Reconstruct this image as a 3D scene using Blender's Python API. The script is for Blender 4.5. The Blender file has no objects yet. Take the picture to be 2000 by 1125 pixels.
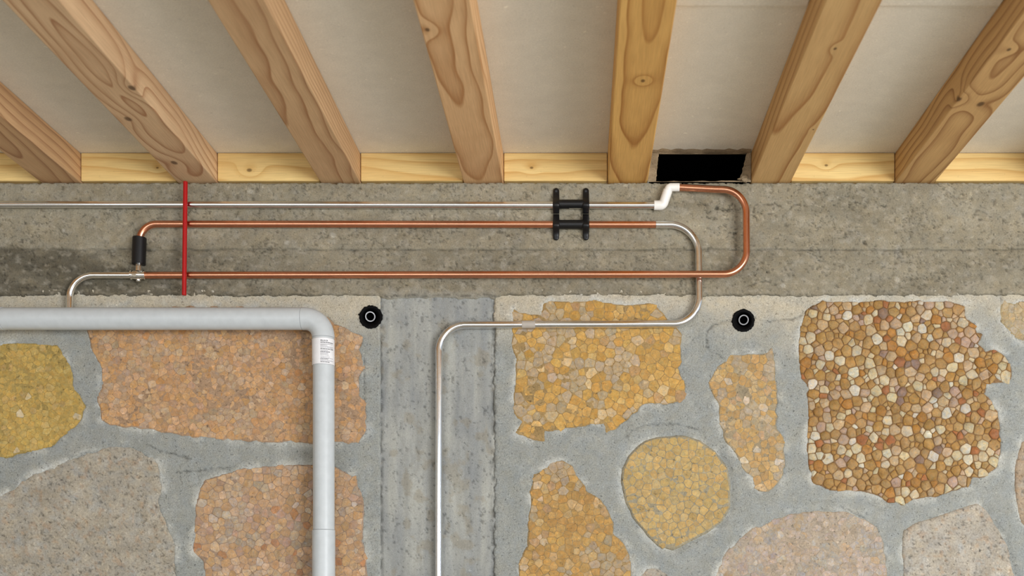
import bpy, bmesh, math, random
import numpy as np
from mathutils import Vector, Matrix

# ------------------------------------------------------------------ frame
S = 0.300 / 281.0            # metres per photo pixel on the wall plane (joist spacing 0.30 m)
PX, PY = 1132.0, 1172.0      # where the joist lines meet = point straight ahead of the lens
DIST, CAMZ = 2.3, 1.3
def P(px, py, d=0.0):
    """photo pixel -> point standing d metres in front of the wall plane"""
    k = S * (DIST - d) / DIST
    return Vector(((px - PX) * k, -d, CAMZ + (PY - py) * k))
FLOOR_PY = PY + CAMZ / S

sc = bpy.context.scene
C = sc.collection
cam_d = bpy.data.cameras.new('camera'); cam = bpy.data.objects.new('camera', cam_d); C.objects.link(cam)
cam.location = (0, -DIST, CAMZ); cam.rotation_euler = (math.pi / 2, 0, 0)
cam_d.sensor_width = 36.0; cam_d.lens = 36.0 * (DIST / S) / 2000.0
cam_d.shift_x = (1000 - PX) / 2000.0; cam_d.shift_y = (PY - 562.5) / 2000.0
cam_d.dof.use_dof = True; cam_d.dof.focus_distance = DIST; cam_d.dof.aperture_fstop = 4.0
cam_d.clip_start = 0.05
sc.camera = cam

world = bpy.data.worlds.new('world'); sc.world = world; world.use_nodes = True
wb = world.node_tree.nodes['Background']
wb.inputs[0].default_value = (0.78, 0.89, 1.0, 1); wb.inputs[1].default_value = 0.78

def area(name, loc, target, w, h, power, col):
    l = bpy.data.lights.new(name, 'AREA'); l.shape = 'RECTANGLE'; l.size = w; l.size_y = h
    l.energy = power; l.color = col
    o = bpy.data.objects.new(name, l); C.objects.link(o); o.location = loc
    o.rotation_euler = (Vector(target) - Vector(loc)).to_track_quat('-Z', 'Y').to_euler()
    return o
# daylight through the wide door opening on the right-hand side behind the camera
area('door_daylight', (3.0, -4.2, 1.0), (0.1, 0, 1.9), 2.2, 1.7, 225, (0.97, 0.985, 1.0))
# the long open front of the room, straight behind the camera
area('open_front_daylight', (-0.2, -5.2, 1.5), (-0.2, 0, 1.6), 6.0, 1.3, 94, (0.96, 0.98, 1.0))
sc.view_settings.view_transform = 'Standard'; sc.view_settings.look = 'None'
sc.view_settings.exposure = -0.27; sc.view_settings.gamma = 1.0
sc.view_settings.use_curve_mapping = False

random.seed(7); RS = np.random.RandomState(11)

# ------------------------------------------------------------------ helpers
def lin(c):
    return tuple(((v / 255.0) / 12.92 if v / 255.0 <= 0.04045 else ((v / 255.0 + 0.055) / 1.055) ** 2.4) for v in c)
def tone(c, k, sat=1.0):
    """scale a linear colour per channel after pulling it towards grey"""
    c = np.asarray(c, dtype=float); l = (c * np.array([0.3, 0.55, 0.15])).sum(-1, keepdims=True)
    return (l + (c - l) * sat) * np.asarray(k)
def tag(o, label=None, cat=None, group=None, kind=None):
    if label: o['label'] = label
    if cat: o['category'] = cat
    if group: o['group'] = group
    if kind: o['kind'] = kind
    return o
def link(name, me, parent=None, mat=None):
    o = bpy.data.objects.new(name, me); C.objects.link(o)
    if parent is not None: o.parent = parent
    if mat is not None and me is not None: me.materials.append(mat)
    return o
def empty(name, loc=(0, 0, 0)):
    o = bpy.data.objects.new(name, None); C.objects.link(o); o.location = loc; o.empty_display_size = 0.05
    return o
def child(o, parent):
    """parent keeping the baked world position"""
    o.parent = parent
    o.matrix_parent_inverse = Matrix.Translation(parent.location).inverted()
    return o
def mesh_np(name, V, F, cols=None, smooth=True):
    me = bpy.data.meshes.new(name)
    V = np.asarray(V, dtype=np.float32)
    if isinstance(F, np.ndarray):
        n, k = F.shape
        me.vertices.add(len(V)); me.vertices.foreach_set('co', V.ravel())
        me.loops.add(n * k); me.loops.foreach_set('vertex_index', F.ravel().astype(np.int32))
        me.polygons.add(n); me.polygons.foreach_set('loop_start', np.arange(0, n * k, k, dtype=np.int32))
        me.update(calc_edges=True); me.validate()
    else:
        me.from_pydata([tuple(map(float, v)) for v in V], [], F); me.update()
    if cols is not None:
        a = me.color_attributes.new('col', 'FLOAT_COLOR', 'POINT')
        c = np.ones((len(V), 4), dtype=np.float32); c[:, :3] = cols
        a.data.foreach_set('color', c.ravel())
    me.polygons.foreach_set('use_smooth', np.full(len(me.polygons), smooth))
    return me

# numpy noise
TAB = np.random.RandomState(3).rand(256, 256)
def vnoise(x, y, seed=0):
    x = np.asarray(x, dtype=float) + seed * 17.31; y = np.asarray(y, dtype=float) + seed * 9.77
    ix = np.floor(x).astype(int); iy = np.floor(y).astype(int)
    fx = x - ix; fy = y - iy
    fx = fx * fx * (3 - 2 * fx); fy = fy * fy * (3 - 2 * fy)
    a = TAB[ix & 255, iy & 255]; b = TAB[(ix + 1) & 255, iy & 255]
    c = TAB[ix & 255, (iy + 1) & 255]; d = TAB[(ix + 1) & 255, (iy + 1) & 255]
    return (a * (1 - fx) + b * fx) * (1 - fy) + (c * (1 - fx) + d * fx) * fy
def fbm(x, y, o=4, seed=0):
    t = 0; a = 0.5; n = 0
    for i in range(o):
        t = t + a * vnoise(x * 2 ** i, y * 2 ** i, seed + i * 3); n += a; a *= 0.5
    return t / n
def sst(a, b, v):
    t = np.clip((v - a) / (b - a), 0, 1); return t * t * (3 - 2 * t)
def seg_dist(x, y, pts):
    d = np.full(np.shape(x), 1e9)
    for (ax, ay), (bx, by) in zip(pts[:-1], pts[1:]):
        vx, vy = bx - ax, by - ay; L = vx * vx + vy * vy + 1e-9
        t = np.clip(((x - ax) * vx + (y - ay) * vy) / L, 0, 1)
        d = np.minimum(d, np.hypot(x - ax - t * vx, y - ay - t * vy))
    return d
def poly_sdf(x, y, poly):
    d = seg_dist(x, y, poly + [poly[0]])
    ins = np.zeros(np.shape(x), bool)
    n = len(poly)
    for i in range(n):
        ax, ay = poly[i]; bx, by = poly[(i + 1) % n]
        cond = (ay > y) != (by > y)
        xx = (bx - ax) * (y - ay) / ((by - ay) if by != ay else 1e-9) + ax
        ins ^= cond & (x < xx)
    return np.where(ins, -d, d)

# ------------------------------------------------------------------ materials
def mat_new(name):
    m = bpy.data.materials.new(name); m.use_nodes = True
    nt = m.node_tree; b = nt.nodes['Principled BSDF']
    return m, nt, b
def node(nt, t, ins=None, **kw):
    n = nt.nodes.new(t)
    for k, v in kw.items(): setattr(n, k, v)
    if ins:
        for k, v in ins.items():
            if hasattr(v, 'is_output') or isinstance(v, bpy.types.NodeSocket): nt.links.new(v, n.inputs[k])
            else: n.inputs[k].default_value = v
    return n
def M(nt, op, a, b=0.0, c=0.0):
    return node(nt, 'ShaderNodeMath', {0: a, 1: b, 2: c}, operation=op).outputs[0]
def noise(nt, vec, scale, detail=4.0, rough=0.55, dist=0.0):
    return node(nt, 'ShaderNodeTexNoise', {'Vector': vec, 'Scale': scale, 'Detail': detail, 'Roughness': rough, 'Distortion': dist}).outputs['Fac']
def ramp(nt, fac, stops):
    r = node(nt, 'ShaderNodeValToRGB', {0: fac}); e = r.color_ramp.elements
    while len(e) < len(stops): e.new(0.5)
    for el, (p, c) in zip(e, stops): el.position = p; el.color = (*c, 1) if len(c) == 3 else c
    return r.outputs[0]
def mixc(nt, fac, a, b, mode='MIX'):
    n = nt.nodes.new('ShaderNodeMix'); n.data_type = 'RGBA'; n.blend_type = mode
    for i, v in ((0, fac), (6, a), (7, b)):
        if isinstance(v, bpy.types.NodeSocket): nt.links.new(v, n.inputs[i])
        else: n.inputs[i].default_value = (*v, 1) if isinstance(v, tuple) and len(v) == 3 else v
    return n.outputs[2]
def mrange(nt, v, a, b, c, d):
    return node(nt, 'ShaderNodeMapRange', {0: v, 1: a, 2: b, 3: c, 4: d}).outputs[0]

def masonry(name, base=None, rough=0.9, blotch=0.16, grain=0.22, grain_scale=420, speck=0.55, speck_scale=230, speck_th=0.70,
            light_th=0.72, bump=0.5, stretch=(1, 1, 1), bscale=28, hue=0.0):
    """weathered mineral surface: colour from the mesh attribute (or base), broken up by grain, dark and light specks"""
    m, nt, b = mat_new(name)
    pos = node(nt, 'ShaderNodeNewGeometry').outputs['Position']
    vec = node(nt, 'ShaderNodeMapping', {'Vector': pos, 'Scale': stretch}).outputs[0]
    col = node(nt, 'ShaderNodeAttribute', attribute_name='col').outputs['Color'] if base is None else tuple(base[:3])
    n1 = noise(nt, vec, bscale, 6, 0.6)
    n2 = noise(nt, pos, grain_scale, 3, 0.65)
    n3 = noise(nt, pos, speck_scale, 4, 0.6, 0.6)
    n4 = noise(nt, node(nt, 'ShaderNodeVectorMath', {0: pos, 1: (3.1, 1.7, 5.3)}).outputs[0], speck_scale * 0.8, 3, 0.55, 0.4)
    f1 = mrange(nt, n1, 0.3, 0.7, 1 - blotch, 1 + blotch)
    f2 = mrange(nt, n2, 0.25, 0.75, 1 - grain, 1 + grain)
    f = M(nt, 'MULTIPLY', f1, f2)
    dk = mrange(nt, n3, speck_th - 0.06, speck_th + 0.04, 0.0, speck)
    f = M(nt, 'MULTIPLY', f, M(nt, 'SUBTRACT', 1.0, dk))
    lt = mrange(nt, n4, light_th - 0.04, light_th + 0.05, 0.0, 0.35)
    f = M(nt, 'ADD', f, lt)
    if hue:
        n5 = noise(nt, node(nt, 'ShaderNodeVectorMath', {0: pos, 1: (7.3, 2.7, 1.3)}).outputs[0], bscale * 1.4, 4, 0.6, 0.5)
        hv = node(nt, 'ShaderNodeCombineXYZ', {0: mrange(nt, n5, 0.3, 0.7, 1 - hue * 0.5, 1 + hue * 0.6), 1: 1.0, 2: mrange(nt, n5, 0.3, 0.7, 1 + hue, 1 - hue)}).outputs[0]
        col = node(nt, 'ShaderNodeVectorMath', {0: col, 1: hv}, operation='MULTIPLY').outputs[0]
    cc = node(nt, 'ShaderNodeVectorMath', {0: col}, operation='SCALE')
    nt.links.new(f, cc.inputs[3])
    nt.links.new(cc.outputs[0], b.inputs['Base Color'])
    b.inputs['Roughness'].default_value = rough
    b.inputs['Specular IOR Level'].default_value = 0.25
    hgt = M(nt, 'SUBTRACT', M(nt, 'ADD', n2, M(nt, 'MULTIPLY', n3, 0.8)), M(nt, 'MULTIPLY', dk, 1.2))
    bp = node(nt, 'ShaderNodeBump', {'Height': hgt, 'Strength': bump, 'Distance': 0.0012})
    nt.links.new(bp.outputs[0], b.inputs['Normal'])
    return m

MAT = {}
MAT['mortar'] = masonry('mortar', blotch=0.08, grain=0.28, speck=0.5, speck_th=0.66, light_th=0.67, bump=0.8, grain_scale=380, hue=0.05)
MAT['concrete'] = masonry('board_marked_concrete', blotch=0.10, grain=0.22, grain_scale=330, speck=0.42, speck_scale=150, speck_th=0.675, light_th=0.68, bump=0.8, hue=0.06)
MAT['pillar'] = masonry('pillar_concrete', blotch=0.12, grain=0.16, speck=0.45, speck_scale=170, speck_th=0.68, bump=0.5, stretch=(2.2, 1, 0.25))
MAT['stone'] = masonry('stone_matrix', blotch=0.14, grain=0.26, grain_scale=260, speck=0.5, speck_scale=150, speck_th=0.64, light_th=0.66, bump=0.6, hue=0.07)
MAT['pebble'] = masonry('pebble', blotch=0.20, grain=0.14, grain_scale=300, speck=0.4, speck_scale=150, speck_th=0.655, light_th=0.655, bump=0.4, rough=0.6, bscale=95, hue=0.22)
MAT['plaster'] = masonry('ceiling_plaster', base=(*tone(lin((205, 195, 178)), (1.38, 1.46, 1.54)), 1), blotch=0.04, grain=0.10, grain_scale=350, speck=0.22, speck_scale=160, speck_th=0.72, bump=0.5)
MAT['floor'] = masonry('floor_concrete', base=(*lin((170, 164, 154)), 1), blotch=0.1)
MAT['added_sidewall'] = masonry('added_side_plaster', base=(*lin((190, 182, 168)), 1), blotch=0.06)
MAT['cement'] = masonry('cement_patch', base=(*lin((150, 132, 106)), 1), blotch=0.3, grain=0.25, bump=0.8)

def metal(name, col, rough, var=0.08, tarnish=None):
    m, nt, b = mat_new(name)
    pos = node(nt, 'ShaderNodeNewGeometry').outputs['Position']
    n = noise(nt, pos, 90, 5, 0.6)
    t = tuple(v * 0.72 for v in col) if tarnish is None else tarnish
    c = mixc(nt, mrange(nt, n, 0.42, 0.7, 0.0, 0.55), col, t)
    nt.links.new(c, b.inputs['Base Color'])
    b.inputs['Metallic'].default_value = 1.0
    nt.links.new(mrange(nt, n, 0.3, 0.7, rough - var, rough + var), b.inputs['Roughness'])
    return m
MAT['steel'] = metal('bare_steel', (0.86, 0.87, 0.88), 0.15, 0.03, (0.66, 0.66, 0.67))
MAT['dull_steel'] = metal('dull_steel', (0.33, 0.33, 0.34), 0.5)
MAT['chrome'] = metal('chrome', (0.92, 0.91, 0.88), 0.11, 0.02)
MAT['copper'] = metal('copper', (0.74, 0.33, 0.20), 0.23, 0.04, (0.58, 0.24, 0.14))
def plain(name, col, rough, spec=0.5, bump=0.0):
    m, nt, b = mat_new(name)
    pos = node(nt, 'ShaderNodeNewGeometry').outputs['Position']
    n = noise(nt, pos, 60, 4)
    c = mixc(nt, mrange(nt, n, 0.3, 0.7, 0, 1), tuple(v * 0.95 for v in col), tuple(min(1, v * 1.04) for v in col))
    nt.links.new(c, b.inputs['Base Color'])
    b.inputs['Roughness'].default_value = rough; b.inputs['Specular IOR Level'].default_value = spec
    if bump:
        bp = node(nt, 'ShaderNodeBump', {'Height': noise(nt, pos, 700, 3), 'Strength': bump, 'Distance': 0.001})
        nt.links.new(bp.outputs[0], b.inputs['Normal'])
    return m
MAT['pvc'] = plain('grey_pvc', (0.55, 0.585, 0.60), 0.38)
MAT['pvc_white'] = plain('white_label_sleeve', lin((238, 238, 240)), 0.45)
MAT['white'] = plain('white_plastic', lin((240, 238, 232)), 0.3)
MAT['black'] = plain('black_plastic', lin((15, 15, 17)), 0.42, 0.4)
MAT['rubber'] = plain('black_rubber', (0.0022, 0.0022, 0.0026), 0.75, 0.12, 0.5)
MAT['void'] = plain('recess_shade_black', (0.0015, 0.0015, 0.0015), 1.0, 0.0)
MAT['red'] = plain('red_plastic', lin((172, 8, 14)), 0.35)
MAT['ink'] = plain('black_ink', lin((30, 30, 34)), 0.7)
MAT['ink2'] = plain('grey_ink', lin((120, 120, 126)), 0.7)
MAT['tape'] = plain('grey_tape', lin((176, 168, 158)), 0.5)

def wood(name, light, dark, seed, freq=75, h=0.05, tilt=0.06, x0=0.0, knots=(), axis='y', contrast=1.0, flecks=0.0):
    """flat-sawn softwood: growth rings of a log cut by the board, with knots that bend the grain"""
    m, nt, b = mat_new(name)
    oc = node(nt, 'ShaderNodeTexCoord').outputs['Object']
    sp = node(nt, 'ShaderNodeSeparateXYZ', {0: oc})
    if axis == 'y': u, v, w = sp.outputs[0], sp.outputs[1], sp.outputs[2]
    else: u, v, w = sp.outputs[2], sp.outputs[0], sp.outputs[1]
    cv = node(nt, 'ShaderNodeCombineXYZ', {0: M(nt, 'MULTIPLY', u, 5.0), 1: M(nt, 'MULTIPLY', v, 2.3), 2: M(nt, 'ADD', M(nt, 'MULTIPLY', w, 5.0), seed * 3.7)}).outputs[0]
    n1 = noise(nt, cv, 1.3, 2, 0.45)
    n2 = noise(nt, node(nt, 'ShaderNodeVectorMath', {0: cv, 1: (11.3, 4.1, 7.7)}).outputs[0], 1.0, 2, 0.45)
    X = M(nt, 'ADD', M(nt, 'ADD', u, x0), M(nt, 'MULTIPLY', M(nt, 'SUBTRACT', n1, 0.5), 0.045))
    Z = M(nt, 'ADD', M(nt, 'ADD', w, h), M(nt, 'ADD', M(nt, 'MULTIPLY', v, tilt), M(nt, 'MULTIPLY', M(nt, 'SUBTRACT', n2, 0.5), 0.05)))
    R = M(nt, 'SQRT', M(nt, 'ADD', M(nt, 'MULTIPLY', X, X), M(nt, 'MULTIPLY', Z, Z)))
    dark_spot = None
    for (ku, kv, ks, amp) in knots:
        du = M(nt, 'DIVIDE', M(nt, 'SUBTRACT', u, ku), ks); dv = M(nt, 'DIVIDE', M(nt, 'SUBTRACT', v, -kv if axis == 'y' else kv), ks * 1.5)
        dw = M(nt, 'DIVIDE', w, ks * 1.3) if axis == 'y' else 0.0
        q = M(nt, 'ADD', M(nt, 'MULTIPLY', du, du), M(nt, 'MULTIPLY', dv, dv))
        if axis == 'y': q = M(nt, 'ADD', q, M(nt, 'MULTIPLY', dw, dw))
        g = M(nt, 'POWER', 2.718, M(nt, 'MULTIPLY', q, -0.5))
        R = M(nt, 'ADD', R, M(nt, 'MULTIPLY', g, amp))
        sp_ = mrange(nt, q, 0.035, 0.14, 1.0, 0.0)
        dark_spot = sp_ if dark_spot is None else M(nt, 'MAXIMUM', dark_spot, sp_)
    fr = M(nt, 'FRACT', M(nt, 'MULTIPLY', R, freq))
    mid = tuple(l * 0.55 + d * 0.45 for l, d in zip(light, dark))
    dk = tuple(l + (d - l) * contrast for l, d in zip(light, dark))
    col = ramp(nt, fr, [(0.0, light), (0.45, light), (0.78, mid), (0.93, dk), (1.0, light)])
    big = noise(nt, node(nt, 'ShaderNodeVectorMath', {0: cv, 1: (1.7, 8.2, 2.2)}).outputs[0], 2.2, 3)
    col = mixc(nt, mrange(nt, big, 0.35, 0.7, 0.0, 0.55), col, mid)
    fv = node(nt, 'ShaderNodeCombineXYZ', {0: M(nt, 'MULTIPLY', u, 420.0), 1: M(nt, 'MULTIPLY', v, 14.0), 2: M(nt, 'MULTIPLY', w, 420.0)}).outputs[0]
    fib = noise(nt, fv, 1.0, 3, 0.6)
    col = mixc(nt, 1.0, col, ramp(nt, fib, [(0.25, (0.84, 0.82, 0.80)), (0.75, (1.08, 1.08, 1.08))]), 'MULTIPLY')
    if dark_spot is not None:
        col = mixc(nt, M(nt, 'MULTIPLY', dark_spot, 0.8), col, tuple(d * 0.22 for d in dark))
    if flecks:
        fl = noise(nt, oc, 130, 5, 0.7, 0.8)
        col = mixc(nt, mrange(nt, fl, 0.66, 0.74, 0, flecks), col, lin((95, 62, 30)))
    nt.links.new(col, b.inputs['Base Color'])
    b.inputs['Roughness'].default_value = 0.62; b.inputs['Specular IOR Level'].default_value = 0.3
    bp = node(nt, 'ShaderNodeBump', {'Height': M(nt, 'ADD', fib, M(nt, 'MULTIPLY', fr, 0.4)), 'Strength': 0.25, 'Distance': 0.0008})
    nt.links.new(bp.outputs[0], b.inputs['Normal'])
    return m

# ------------------------------------------------------------------ stones (outlines traced on the photo, in pixels)
TAN, GOLD, CREAM, PINK, RUST, PLUM = (196, 152, 96), (190, 142, 72), (226, 206, 168), (206, 172, 142), (172, 100, 62), (140, 112, 104)
GREY = (168, 166, 158)
LEFT_STONES = [
    dict(poly=[(0,676),(20,673),(44,671),(74,673),(111,676),(125,692),(137,722),(145,763),(162,793),(159,817),(145,833),(118,854),(98,871),(78,879),(44,884),(10,893),(-60,890),(-140,850),(-150,760),(-110,690)],
         matrix=(190,156,78), r=(4.5,9), pal=[((196,158,72),6),((186,146,62),4),((206,176,104),2),((232,224,206),0.35),((176,140,96),1)], t=0.0002, gap=0.16, grey=0.0, mix=0.66, sat=0.9, gain=1.22),
    dict(poly=[(165,608),(172,650),(186,695),(196,712),(203,749),(191,776),(199,817),(216,830),(263,835),(304,840),(355,847),(405,855),(490,860),(557,862),(608,864),(670,863),(700,862),(715,840),(712,785),(700,772),(700,732),(710,720),(700,680),(709,655),(690,650),(652,636),(640,620),(600,606),(350,600),(300,602)],
         matrix=(190,150,112), r=(4.2,9.5), pal=[((204,160,116),6),((198,150,100),4),((212,176,140),3),((190,128,66),0.7),((226,206,180),0.5),((184,150,132),1.2)], t=0.00025, gap=0.18, grey=0.10, mix=0.62, sat=1.05, gain=1.1),
    dict(poly=[(0,971),(33,951),(67,927),(94,917),(134,900),(178,887),(208,875),(241,872),(268,879),(295,894),(308,907),(315,951),(312,991),(325,1028),(338,1061),(342,1101),(343,1130),(350,1230),(250,1290),(40,1300),(-110,1240),(-150,1100),(-90,1000)],
         matrix=(192,176,152), r=None, wash=1.0),
    dict(poly=[(400,937),(435,927),(479,916),(536,912),(610,907),(655,915),(697,936),(710,990),(703,1050),(714,1085),(715,1130),(705,1240),(600,1275),(470,1260),(410,1200),(400,1130),(399,1098),(379,1078),(382,1018),(385,974)],
         matrix=(184,150,120), r=(4.8,10.5), pal=[((204,162,118),6),((198,152,100),4),((216,184,150),3),((188,110,54),0.5),((230,214,192),0.6),((182,148,134),1.6)], t=0.0005, gap=0.3, grey=0.05, mix=0.5, sat=0.95, gain=1.06),
    dict(poly=[(-520,650),(-330,640),(-250,700),(-240,820),(-300,900),(-480,890),(-560,780)], matrix=(192,156,118), r=(7,12),
         pal=[((204,162,118),6),((198,150,100),4),((216,184,150),3)], t=0.0008, gap=0.7, grey=0.05),
    dict(poly=[(-560,980),(-380,960),(-230,1010),(-220,1160),(-330,1260),(-540,1230),(-600,1100)], matrix=(192,176,152), r=None, wash=1.0),
]
RIGHT_STONES = [
    dict(poly=[(1003,605),(1020,614),(1057,617),(1062,594),(1082,588),(1125,590),(1168,587),(1210,596),(1279,596),(1296,615),(1318,642),(1327,654),(1330,696),(1324,731),(1338,753),(1338,779),(1301,788),(1259,788),(1233,810),(1205,836),(1185,844),(1182,825),(1131,833),(1097,839),(1062,840),(1061,860),(1040,857),(1008,844),(1020,822),(1003,805),(1008,759),(1011,702),(1003,679),(1001,640)],
         matrix=(186,148,88), r=(5.5,12.5), pal=[((206,160,86),6),((196,148,74),4),((214,178,116),2.5),((224,200,160),0.7),((176,140,110),0.8),((186,176,164),0.6)], t=0.0004, gap=0.32, grey=0.14, sat=1.0, gain=1.1),
    dict(poly=[(1431,694),(1450,692),(1511,692),(1513,739),(1517,784),(1515,840),(1528,855),(1532,907),(1524,933),(1509,956),(1479,959),(1468,933),(1450,915),(1442,888),(1422,866),(1405,821),(1407,795),(1397,773),(1386,747),(1401,717)],
         matrix=(180,156,118), r=(5,10), pal=[((204,162,98),6),((196,152,92),4),((212,182,134),2),((190,158,128),2),((226,214,194),0.5)], t=0.0003, gap=0.3, grey=0.2, sat=0.95, gain=1.05),
    dict(poly=[(1262,863),(1288,856),(1331,853),(1366,863),(1395,884),(1418,913),(1424,950),(1424,988),(1409,1017),(1380,1037),(1346,1055),(1314,1071),(1288,1066),(1267,1043),(1238,1008),(1225,979),(1217,942),(1218,916),(1230,892),(1247,875)],
         matrix=(176,160,128), r=(5.5,10.5), pal=[((212,170,84),8),((206,162,76),4),((218,182,108),2)], t=0.0004, gap=0.42, grey=0.0, channel=1.0),
    dict(poly=[(1043,927),(1076,907),(1096,901),(1117,910),(1125,927),(1148,959),(1169,977),(1189,1000),(1198,1023),(1195,1046),(1215,1063),(1231,1090),(1230,1125),(1225,1220),(1130,1260),(1020,1230),(1015,1125),(1016,1098),(1031,1066),(1035,1005),(1038,971)],
         matrix=(182,146,92), r=(5,11), pal=[((206,158,84),6),((196,146,76),4),((212,178,128),2),((222,196,168),0.9),((184,150,120),1),((180,112,56),0.4)], t=0.0005, gap=0.32, grey=0.15, sat=0.95),
    dict(poly=[(1579,602),(1605,590),(1644,588),(1688,589),(1732,588),(1760,591),(1778,590),(1806,588),(1852,590),(1884,597),(1889,622),(1905,632),(1905,648),(1919,652),(1908,671),(1924,689),(1942,680),(1963,696),(1975,717),(1975,740),(1947,747),(1926,752),(1924,770),(1933,782),(1951,803),(1954,838),(1954,879),(1947,909),(1926,930),(1901,933),(1889,951),(1859,958),(1827,972),(1794,972),(1762,988),(1739,981),(1702,963),(1679,956),(1632,958),(1588,946),(1579,919),(1578,849),(1578,803),(1578,750),(1564,740),(1561,687),(1562,641)],
         matrix=(150,110,66), r=(4.2,13.5), pal=[((192,150,92),6),((184,138,74),5),((224,204,164),4.2),((208,176,136),3),((176,106,62),1.2),((150,122,108),0.8),((200,168,144),1.4),((232,220,194),1.1),((188,128,56),1.6)], t=0.0019, gap=0.62, grey=0.0, big=True, mix=0.18, sat=1.0, gain=0.93),
    dict(poly=[(1395,1128),(1418,1081),(1467,1035),(1540,1005),(1600,1000),(1656,1002),(1688,1016),(1711,1030),(1725,1060),(1731,1125),(1735,1220),(1640,1270),(1480,1260),(1400,1200)],
         matrix=(194,170,142), r=(4.5,10.5), pal=[((200,172,142),6),((206,178,150),4),((204,166,112),2),((224,206,178),1.2),((190,160,142),2)], t=0.00025, gap=0.2, grey=0.12, mix=0.4),
    dict(poly=[(1767,1039),(1794,1023),(1840,1009),(1887,993),(1910,986),(1924,997),(1938,1018),(1965,1065),(1978,1125),(1985,1200),(1900,1260),(1790,1230),(1770,1150),(1766,1080)],
         matrix=(196,180,158), r=None, channel=0.8),
    dict(poly=[(1998,866),(1986,909),(1988,976),(1998,1018),(2040,1060),(2140,1040),(2180,940),(2130,850),(2050,840)], matrix=(192,164,132), r=None, channel=0.7),
    dict(poly=[(1960,592),(1958,606),(1956,629),(1979,652),(1998,664),(2080,672),(2190,660),(2200,600),(2080,588)], matrix=(196,170,122), r=(5,9),
         pal=[((200,172,124),5),((206,166,96),2),((190,170,140),2)], t=0.0005, gap=0.5, grey=0.1),
    dict(poly=[(1248,1128),(1265,1111),(1285,1112),(1306,1130),(1340,1200),(1300,1260),(1256,1230)], matrix=(194,178,156), r=None),
    dict(poly=[(2060,720),(2200,715),(2290,760),(2270,830),(2140,835),(2050,790)], matrix=(190,156,110), r=(6,11),
         pal=[((204,160,100),6),((196,150,92),4),((216,184,140),2)], t=0.0009, gap=0.7, grey=0.1),
    dict(poly=[(2060,1120),(2200,1080),(2330,1120),(2340,1240),(2180,1290),(2060,1230)], matrix=(194,178,156), r=None),
    dict(poly=[(2320,640),(2480,620),(2560,720),(2500,860),(2380,880),(2310,770)], matrix=(196,170,122), r=None),
    dict(poly=[(2380,960),(2520,940),(2600,1040),(2560,1180),(2420,1160)], matrix=(192,160,120), r=None),
]
def roughen(poly, amp, seed):
    out = []
    for (ax, ay), (bx, by) in zip(poly, poly[1:] + poly[:1]):
        n = max(1, int(math.dist((ax, ay), (bx, by)) / 9))
        for i in range(n):
            x, y = ax + (bx - ax) * i / n, ay + (by - ay) * i / n
            out.append((x + (float(fbm(np.array(x / 13), np.array(y / 13), 3, seed)) - 0.5) * amp * 3, y + (float(fbm(np.array(x / 13), np.array(y / 13), 3, seed + 40)) - 0.5) * amp * 3))
    return out
for i_, s_ in enumerate(LEFT_STONES + RIGHT_STONES):
    if min(p[0] for p in s_['poly']) < 2000 and max(p[0] for p in s_['poly']) > 0:
        s_['poly'] = roughen(s_['poly'], 1.3 if s_.get('channel') else 3.0, 200 + i_)
# rows of stones below the picture, down to the floor
for (lst, xa, xb) in ((LEFT_STONES, -600, 700), (RIGHT_STONES, 1010, 2600)):
    rr = random.Random(xa)
    y = 1440
    while y < 2300:
        x = xa + rr.uniform(0, 60)
        while x < xb - 120:
            w = rr.uniform(150, 300); hh = rr.uniform(90, 125)
            if x + w > xb: w = xb - x
            n = 14
            poly = []
            for i in range(n):
                a = 2 * math.pi * i / n; k = rr.uniform(0.88, 1.05)
                ca, sa = math.cos(a), math.sin(a)
                poly.append((x + w / 2 + w / 2 * math.copysign(abs(ca) ** 0.6, ca) * k, y + hh * math.copysign(abs(sa) ** 0.6, sa) * k))
            lst.append(dict(poly=poly, matrix=rr.choice([(194,160,116), (194,178,156), (198,160,96), (190,156,124)]), r=None))
            x += w + 45
        y += 285

CRACKS = [[(1430,628),(1412,629),(1395,634),(1384,643),(1380,656),(1380,672),(1386,685),(1398,692),(1412,698)],
          [(1474,621),(1490,625),(1505,627),(1522,626),(1540,624),(1558,622),(1570,608)],
          [(1955,578),(1955,600),(1953,622),(1962,638),(1978,652),(1998,668)],
          [(288,868),(310,880),(345,888),(372,897)], [(345,922),(400,918),(450,912)], [(420,853),(500,850),(560,852)],
          [(710,700),(712,760),(708,800)], [(1220,852),(1260,830),(1320,828),(1370,840)], [(1640,990),(1690,1012)]]
HOLES = [(724, 619, 21.5), (1451.5, 626, 21.0)]

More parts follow.
